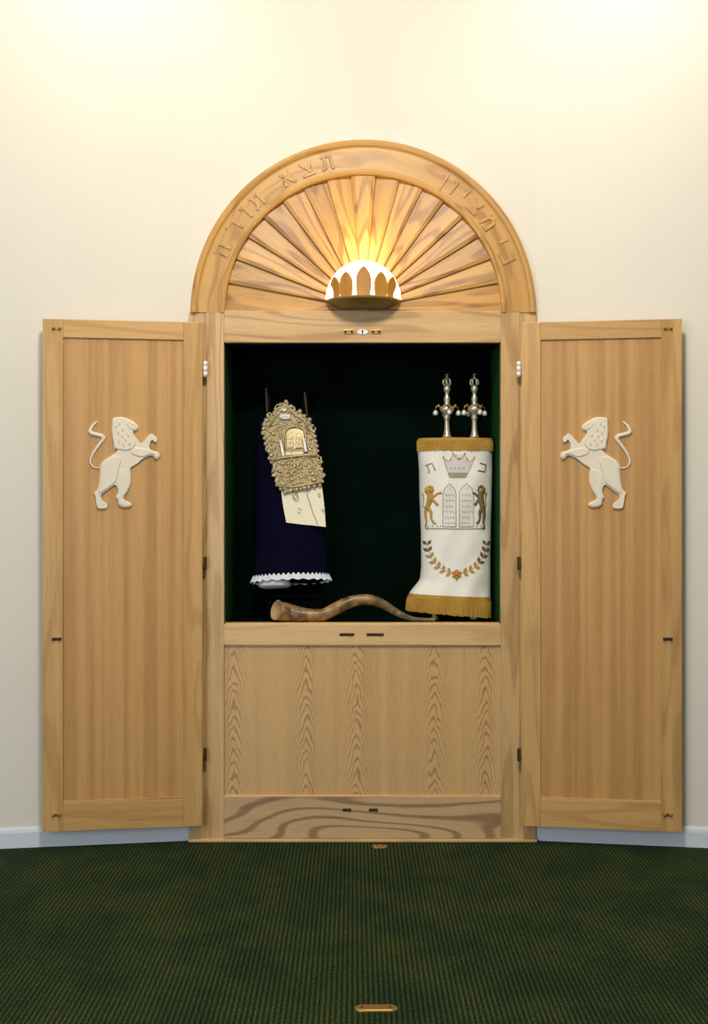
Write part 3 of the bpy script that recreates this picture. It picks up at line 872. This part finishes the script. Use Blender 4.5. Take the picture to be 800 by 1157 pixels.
plate_t = thing('breastplate', PC, 'ornate gilt silver breastplate hanging on the navy scroll', 'breastplate')
plate_t.rotation_euler = (-TI, 0, 0)
BO = [(235,90),(275,130),(300,165),(350,170),(385,210),(430,240),(455,290),(465,340),(480,420),(500,500),(500,545),(530,590),(530,650),(550,700),(540,750),(520,780),(430,795),(330,815),(240,835),(200,810),(170,780),(175,740),(140,700),(140,650),(150,620),(105,560),(100,500),(75,440),(50,350),(60,280),(90,210),(140,180),(150,150),(190,110)]
def inside(p, poly):
    c = False; n = len(poly); j = n - 1
    for i in range(n):
        if (poly[i][1] > p[1]) != (poly[j][1] > p[1]) and p[0] < (poly[j][0] - poly[i][0]) * (p[1] - poly[i][1]) / (poly[j][1] - poly[i][1]) + poly[i][0]: c = not c
        j = i
    return c
m = MB(); m.prism([bc(q) for q in BO], -.008, 0, .003, mi=1)
random.seed(5)
# raised scroll border
for i in range(len(BO)):
    a, b = BO[i], BO[(i + 1) % len(BO)]
    Ld = math.hypot(b[0] - a[0], b[1] - a[1]); nn = max(1, int(Ld / 32))
    for j in range(nn):
        q = (a[0] + (b[0] - a[0]) * j / nn, a[1] + (b[1] - a[1]) * j / nn); x, z = bc(q)
        m.ball((x, -.007, z), random.uniform(.0075, .0115), 8, (1, .7, 1))
WIN = [(225, 330), (395, 320), (400, 510), (230, 520)]
cnt = 0; placed = []
while cnt < 230:
    q = (random.uniform(50, 550), random.uniform(90, 835))
    if not inside(q, BO) or inside(q, WIN): continue
    if any(math.hypot(q[0] - p[0], q[1] - p[1]) < 25 for p in placed): 
        cnt += .2; continue
    placed.append(q); x, z = bc(q); cnt += 1
    r_ = random.random()
    if r_ < .45: m.torus((x, -.009, z), random.uniform(.009, .013), .0038, 10, 5, arc=random.uniform(3.6, 5.6), a0=random.uniform(0, 6))
    elif r_ < .8: m.ball((x, -.009, z), random.uniform(.006, .010), 8, (random.uniform(.7, 1.3), .7, random.uniform(.7, 1.3)))
    else:
        an = random.uniform(0, pi); dx, dz = .011 * cos(an), .011 * sin(an)
        m.tube([(x - dx, -.008, z - dz), (x, -.014, z), (x + dx, -.008, z + dz)], [.001, .0045, .001], 6)
for fr, rr_ in (([(225, 500), (222, 400), (228, 345), (262, 310), (305, 298), (350, 304), (392, 330), (402, 390), (408, 490)], .0045), ([(120, 585), (200, 560), (300, 548), (400, 535), (500, 545)], .006), ([(190, 795), (330, 795), (430, 775), (525, 760)], .005), ([(105, 300), (150, 215), (235, 120), (300, 190), (390, 250), (425, 340)], .005)):
    m.tube([(bc(q)[0], -.013, bc(q)[1]) for q in fr], rr_, 8)
bp = lsub(m, 'plate', [M['repousse'], M['platebase']], plate_t)
m = MB(); x, z = bc((305, 395))
m.prism([bc(q) for q in [(240, 345), (265, 320), (305, 312), (345, 318), (385, 335), (392, 480), (245, 492)]], -.011, -.006, .002)
for c_, w_ in ((278, 26), (345, 26)):
    m.prism([bc(q) for q in [(c_ - w_, 480), (c_ - w_, 385), (c_ - w_ * .6, 362), (c_, 352), (c_ + w_ * .6, 360), (c_ + w_, 382), (c_ + w_, 476)]], -.017, -.010, .002)
    for r_ in range(5):
        y_ = 395 + r_ * 17; a_ = bc((c_ - w_ * .6, y_)); b_ = bc((c_ + w_ * .6, y_)); m.tube([(a_[0], -.0175, a_[1]), (b_[0], -.0175, b_[1])], .0013, 5)
m.prism([bc(q) for q in [(235, 545), (235, 512), (385, 500), (390, 532)]], -.016, -.006, .003)
lsub(m, 'tablets', M['repousse'], bp)
for q0, q1 in (((195, 420), (222, 550)), ((385, 405), (405, 512))):
    m = MB(); a_ = bc(q0); b_ = bc(q1)
    m.tube([(a_[0], -.014, a_[1]), (a_[0] * .9 + b_[0] * .1, -.014, a_[1] * .9 + b_[1] * .1), (a_[0] * .5 + b_[0] * .5, -.014, (a_[1] + b_[1]) / 2), (a_[0] * .1 + b_[0] * .9, -.014, a_[1] * .1 + b_[1] * .9), (b_[0], -.014, b_[1])], [.010, .0075, .0085, .0075, .010], 10)
    o = lsub(m, 'column', M['bright'], bp)
m = MB(); x, z = bc((230, 230))
for i in range(5): m.ball((x + (i - 2) * .009, -.014, z + .012 - abs(i - 2) * .002), .0065, 8, (1, .8, 1.6))
m.tube([(x - .024, -.013, z), (x + .024, -.013, z - .003)], .006, 8); x, z = bc((225, 165)); m.ball((x, -.015, z), .010, 10, (1.3, .7, .9)); 
lsub(m, 'crown', M['bright'], bp)
# chains (vertical in the world): short link runs
for (pxa, pya, pxb, pyb) in ((301, 464, 299.5, 436), (347, 470, 343.5, 441)):
    m = MB(); a_ = lp(pxa, pya); b_ = lp(pxb, pyb); nl = 14
    for i in range(nl):
        t_ = (i + .5) / nl; x = a_[0] + (b_[0] - a_[0]) * t_; z = a_[1] + (b_[1] - a_[1]) * t_
        m.torus((x, -.004 + .006 * t_, z), .0028, .0009, 8, 5, axis='Y' if i % 2 else 'X', sc=1.7)
    lsub(m, 'chain', M['golddark'], plate_t)

cloth = thing('embroidered_cloth', PC.copy(), 'cream embroidered cloth strip hanging below the breastplate on the navy scroll', 'cloth')
cloth.location = PC + Vector((0, .0075, 0)); cloth.rotation_euler = (-TI, 0, 0)
m = MB(); NU, NV = 14, 14; vs = []
c00, c10, c01, c11 = (200, 780), (528, 745), (250, 1080), (568, 1115)
for side_ in (0, 1):
    for j in range(NV + 1):
        for i in range(NU + 1):
            u, v = i / NU, j / NV
            q = ((c00[0] * (1 - u) + c10[0] * u) * (1 - v) + (c01[0] * (1 - u) + c11[0] * u) * v + 10 * sin(v * pi) * (u - .5), (c00[1] * (1 - u) + c10[1] * u) * (1 - v) + (c01[1] * (1 - u) + c11[1] * u) * v)
            x, z = bc(q); y = -.001 + side_ * .0015 - .0025 * sin(u * 7 + v * 2) * v - (.003 if .62 < u < .68 else 0) * v
            vs.append((x, y, z))
q = NU + 1; o_ = q * (NV + 1); fs = []
for j in range(NV):
    for i in range(NU):
        a_ = j * q + i; fs.append((a_, a_ + 1, a_ + q + 1, a_ + q)); fs.append((o_ + a_, o_ + a_ + q, o_ + a_ + q + 1, o_ + a_ + 1))
m.add(vs, fs, None, True); cp = lsub(m, 'panel', M['parch'], cloth, False)
m = MB()
def motif(cx_, cy_, s):
    pts = []
    for i in range(17):
        a = 2 * pi * i / 16; x, z = bc((cx_ + s * cos(a) * .6 + s * .3 * sin(a), cy_ + s * sin(a))); pts.append((x, -.0055, z))
    m.tube(pts, .0012, 5)
motif(320, 870, 38); motif(320, 870, 20); motif(515, 860, 14); motif(545, 985, 12)
for cx_, cy_ in ((358, 970), (350, 1000)):
    a_ = bc((cx_ - 14, cy_ - 6)); b_ = bc((cx_ + 12, cy_ + 8)); m.tube([(a_[0], -.0055, a_[1]), (b_[0], -.0055, b_[1])], .0013, 5)
pts = [(412, 815), (420, 870), (440, 930), (465, 1010), (490, 1060), (500, 1098)]
m.tube([(bc(p)[0], -.0062, bc(p)[1]) for p in pts], .0011, 5, mi=1)
lsub(m, 'embroidery', [M['gold'], M['golddark']], cp)

# ================================================================ SHOFAR
SP = [(312, 689, 11.0), (316, 690, 10.8), (321, 692, 10.3), (328, 694.8, 9.3), (337, 697, 8.2), (347, 697.6, 7.3), (358, 696.2, 7.0), (369, 692, 6.9), (380, 686.5, 6.9), (391, 681, 6.7), (402, 677.8, 6.4), (413, 677, 6.1), (424, 678.5, 5.7), (434, 682.5, 5.1), (443, 688, 4.4), (452, 693, 3.6), (462, 697, 2.9), (474, 699.6, 2.3), (486, 700.2, 2.0), (492, 700.2, 2.2)]
YS = .07
def cat(P, n=5):
    out = []
    for i in range(len(P) - 1):
        p0, p1, p2, p3 = P[max(i - 1, 0)], P[i], P[i + 1], P[min(i + 2, len(P) - 1)]
        for j in range(n):
            t = j / n; out.append(tuple(.5 * ((2 * p1[c]) + (-p0[c] + p2[c]) * t + (2 * p0[c] - 5 * p1[c] + 4 * p2[c] - p3[c]) * t * t + (-p0[c] + 3 * p1[c] - 3 * p2[c] + p3[c]) * t ** 3) for c in range(3)))
    out.append(P[-1]); return out
SS = cat(SP); n = len(SS)
path = []; rad = []
for i, (px, py, r) in enumerate(SS):
    yy = YS - .012 * sin(i / n * 7.5) + (-.024 * max(0, 1 - i / 14) ** 1.3)
    if px > 450: yy = YS + (px - 450) / 42 * .004 - .012 * sin(i / n * 7.5) * .4 - .012
    p = at(px, py, yy); rr = r * (D + yy) / 1400
    p.z = max(p.z, Z(703) + rr * 1.08 + .001)
    path.append(p); rad.append(rr)
hl = thing('shofar', (path[20].x, path[20].y, Z(703)), 'long curved ram horn shofar lying on the front ledge of the niche', 'shofar')
def hmod(i, th): 
    ph = th - i * .11
    return 1 + .16 * max(0, cos(ph)) ** 6 - .05 * cos(2 * ph) + .012 * sin(i * 1.9)
m = MB(); m.tube(path, rad, 28, mod=hmod, caps=False)
# close narrow end
m.build('horn', M['horn'], hl, fix=False)
# mouth: concave face within rim
t0 = (path[1] - path[0]).normalized(); u = t0.cross(Vector((0, 1, 0))).normalized(); w_ = u.cross(t0).normalized()
m = MB(); vs = []; fs = []; nn = 28
for j, (fr, dp) in enumerate(((1.03, .0), (.86, .0), (.78, .006), (.5, .012), (.05, .014))):
    for kk in range(nn):
        th = 2 * pi * kk / nn; vs.append(path[0] + t0 * dp + (u * cos(th) + w_ * sin(th)) * rad[0] * fr * hmod(0, th))
for j in range(4):
    for kk in range(nn): fs.append((j * nn + kk, j * nn + (kk + 1) % nn, (j + 1) * nn + (kk + 1) % nn, (j + 1) * nn + kk))
fs.append([4 * nn + kk for kk in range(nn)])
m.add(vs, fs, None, True); m.build('bell_opening', M['hornend'], hl, fix=False)
m = MB(); m.tube([path[-2], path[-1] + Vector((.003, 0, 0))], [rad[-2] * 1.0, rad[-1] * 1.15], 14); m.build('mouthpiece', M['darkwood'], hl)

# ================================================================ FLOOR PLATES
def floorplate(px, py, w, d, label, h=.006):
    dist = CZ * 1400 / (py - 578); y = dist - D; x = (px - 400) * dist / 1400
    t = thing('floor_plate', (x, y, 0), label, 'floor plate')
    m = MB(); bm = bmesh.new(); pts = []
    r = d / 2
    for i in range(24):
        a = 2 * pi * i / 24; cx_ = (w / 2 - r) * (1 if cos(a) > 0 else -1); pts.append((cx_ + r * cos(a), r * sin(a)))
    vs = [(x + p[0], y + p[1], .0005) for p in pts] + [(x + p[0] * .99, y + p[1] * .97, h * .6) for p in pts] + [(x + p[0] * .93, y + p[1] * .8, h) for p in pts]
    q = 24; fs = []
    for j in range(2):
        for i in range(q): fs.append((j * q + i, j * q + (i + 1) % q, (j + 1) * q + (i + 1) % q, (j + 1) * q + i))
    fs += [[2 * q + i for i in range(q)], list(range(q))[::-1]]
    m.add(vs, fs); m.build('plate', M['brass'], t)
    for sx in (-1, 1):
        m = MB(); m.ball((x + sx * (w / 2 - r), y, h), .0045, 8, (1, 1, .4)); m.build('screw', M['olddark'], t)
floorplate(425, 1139, .122, .044, 'oblong brass plate set in the green carpet nearest the camera')
floorplate(429, 956, .066, .042, 'small brass plate in the carpet touching the ark threshold')

# ================================================================ LIGHT
def light(kind, name, loc, tgt, energy, col, **kw):
    ld = bpy.data.lights.new(name, kind); ld.energy = energy; ld.color = col
    for k_, v_ in kw.items(): setattr(ld, k_, v_)
    o = bpy.data.objects.new(name, ld); C.objects.link(o); o.location = loc
    d = Vector(tgt) - Vector(loc); o.rotation_euler = d.to_track_quat('-Z', 'Y').to_euler(); return o
light('AREA', 'ceiling_light', (.0, -2.9, 4.1), (0.05, 0, 1.6), 98, (1, .93, .80), size=.5)
light('SPOT', 'downlight', (-1.02, -.62, 4.15), (-1.0, -.02, 3.1), 30, (1, .94, .84), spot_size=R(95), spot_blend=1.0, shadow_soft_size=.1)
light('SPOT', 'downlight', (1.12, -.62, 4.15), (1.1, -.02, 3.1), 33, (1, .95, .90), spot_size=R(95), spot_blend=1.0, shadow_soft_size=.1)
light('AREA', 'cool_fill', (-2.4, -6.0, 1.7), (0, 0, 1.2), 105, (.80, .90, 1.0), size=2.5)  # soft cool fill light added out of view at front left
light('POINT', 'lamp_bulb', (CX, -.10, lz + .215), (CX, 0, 3), 2.5, (1, .68, .30), shadow_soft_size=.05)

W = bpy.data.worlds.new('World'); SC.world = W; W.use_nodes = True
W.node_tree.nodes['Background'].inputs[0].default_value = (.85, .92, 1, 1)
W.node_tree.nodes['Background'].inputs[1].default_value = .35

SC.view_settings.view_transform = 'Standard'; SC.view_settings.look = 'None'
cam = bpy.data.cameras.new('camera'); co = bpy.data.objects.new('camera', cam); C.objects.link(co)
co.location = (0, -D, CZ); co.rotation_euler = (pi / 2, 0, 0)
cam.sensor_fit = 'VERTICAL'; cam.sensor_height = 36; cam.lens = 1400 * 36 / 1157
cam.shift_y = 0.5 / 1157
SC.camera = co
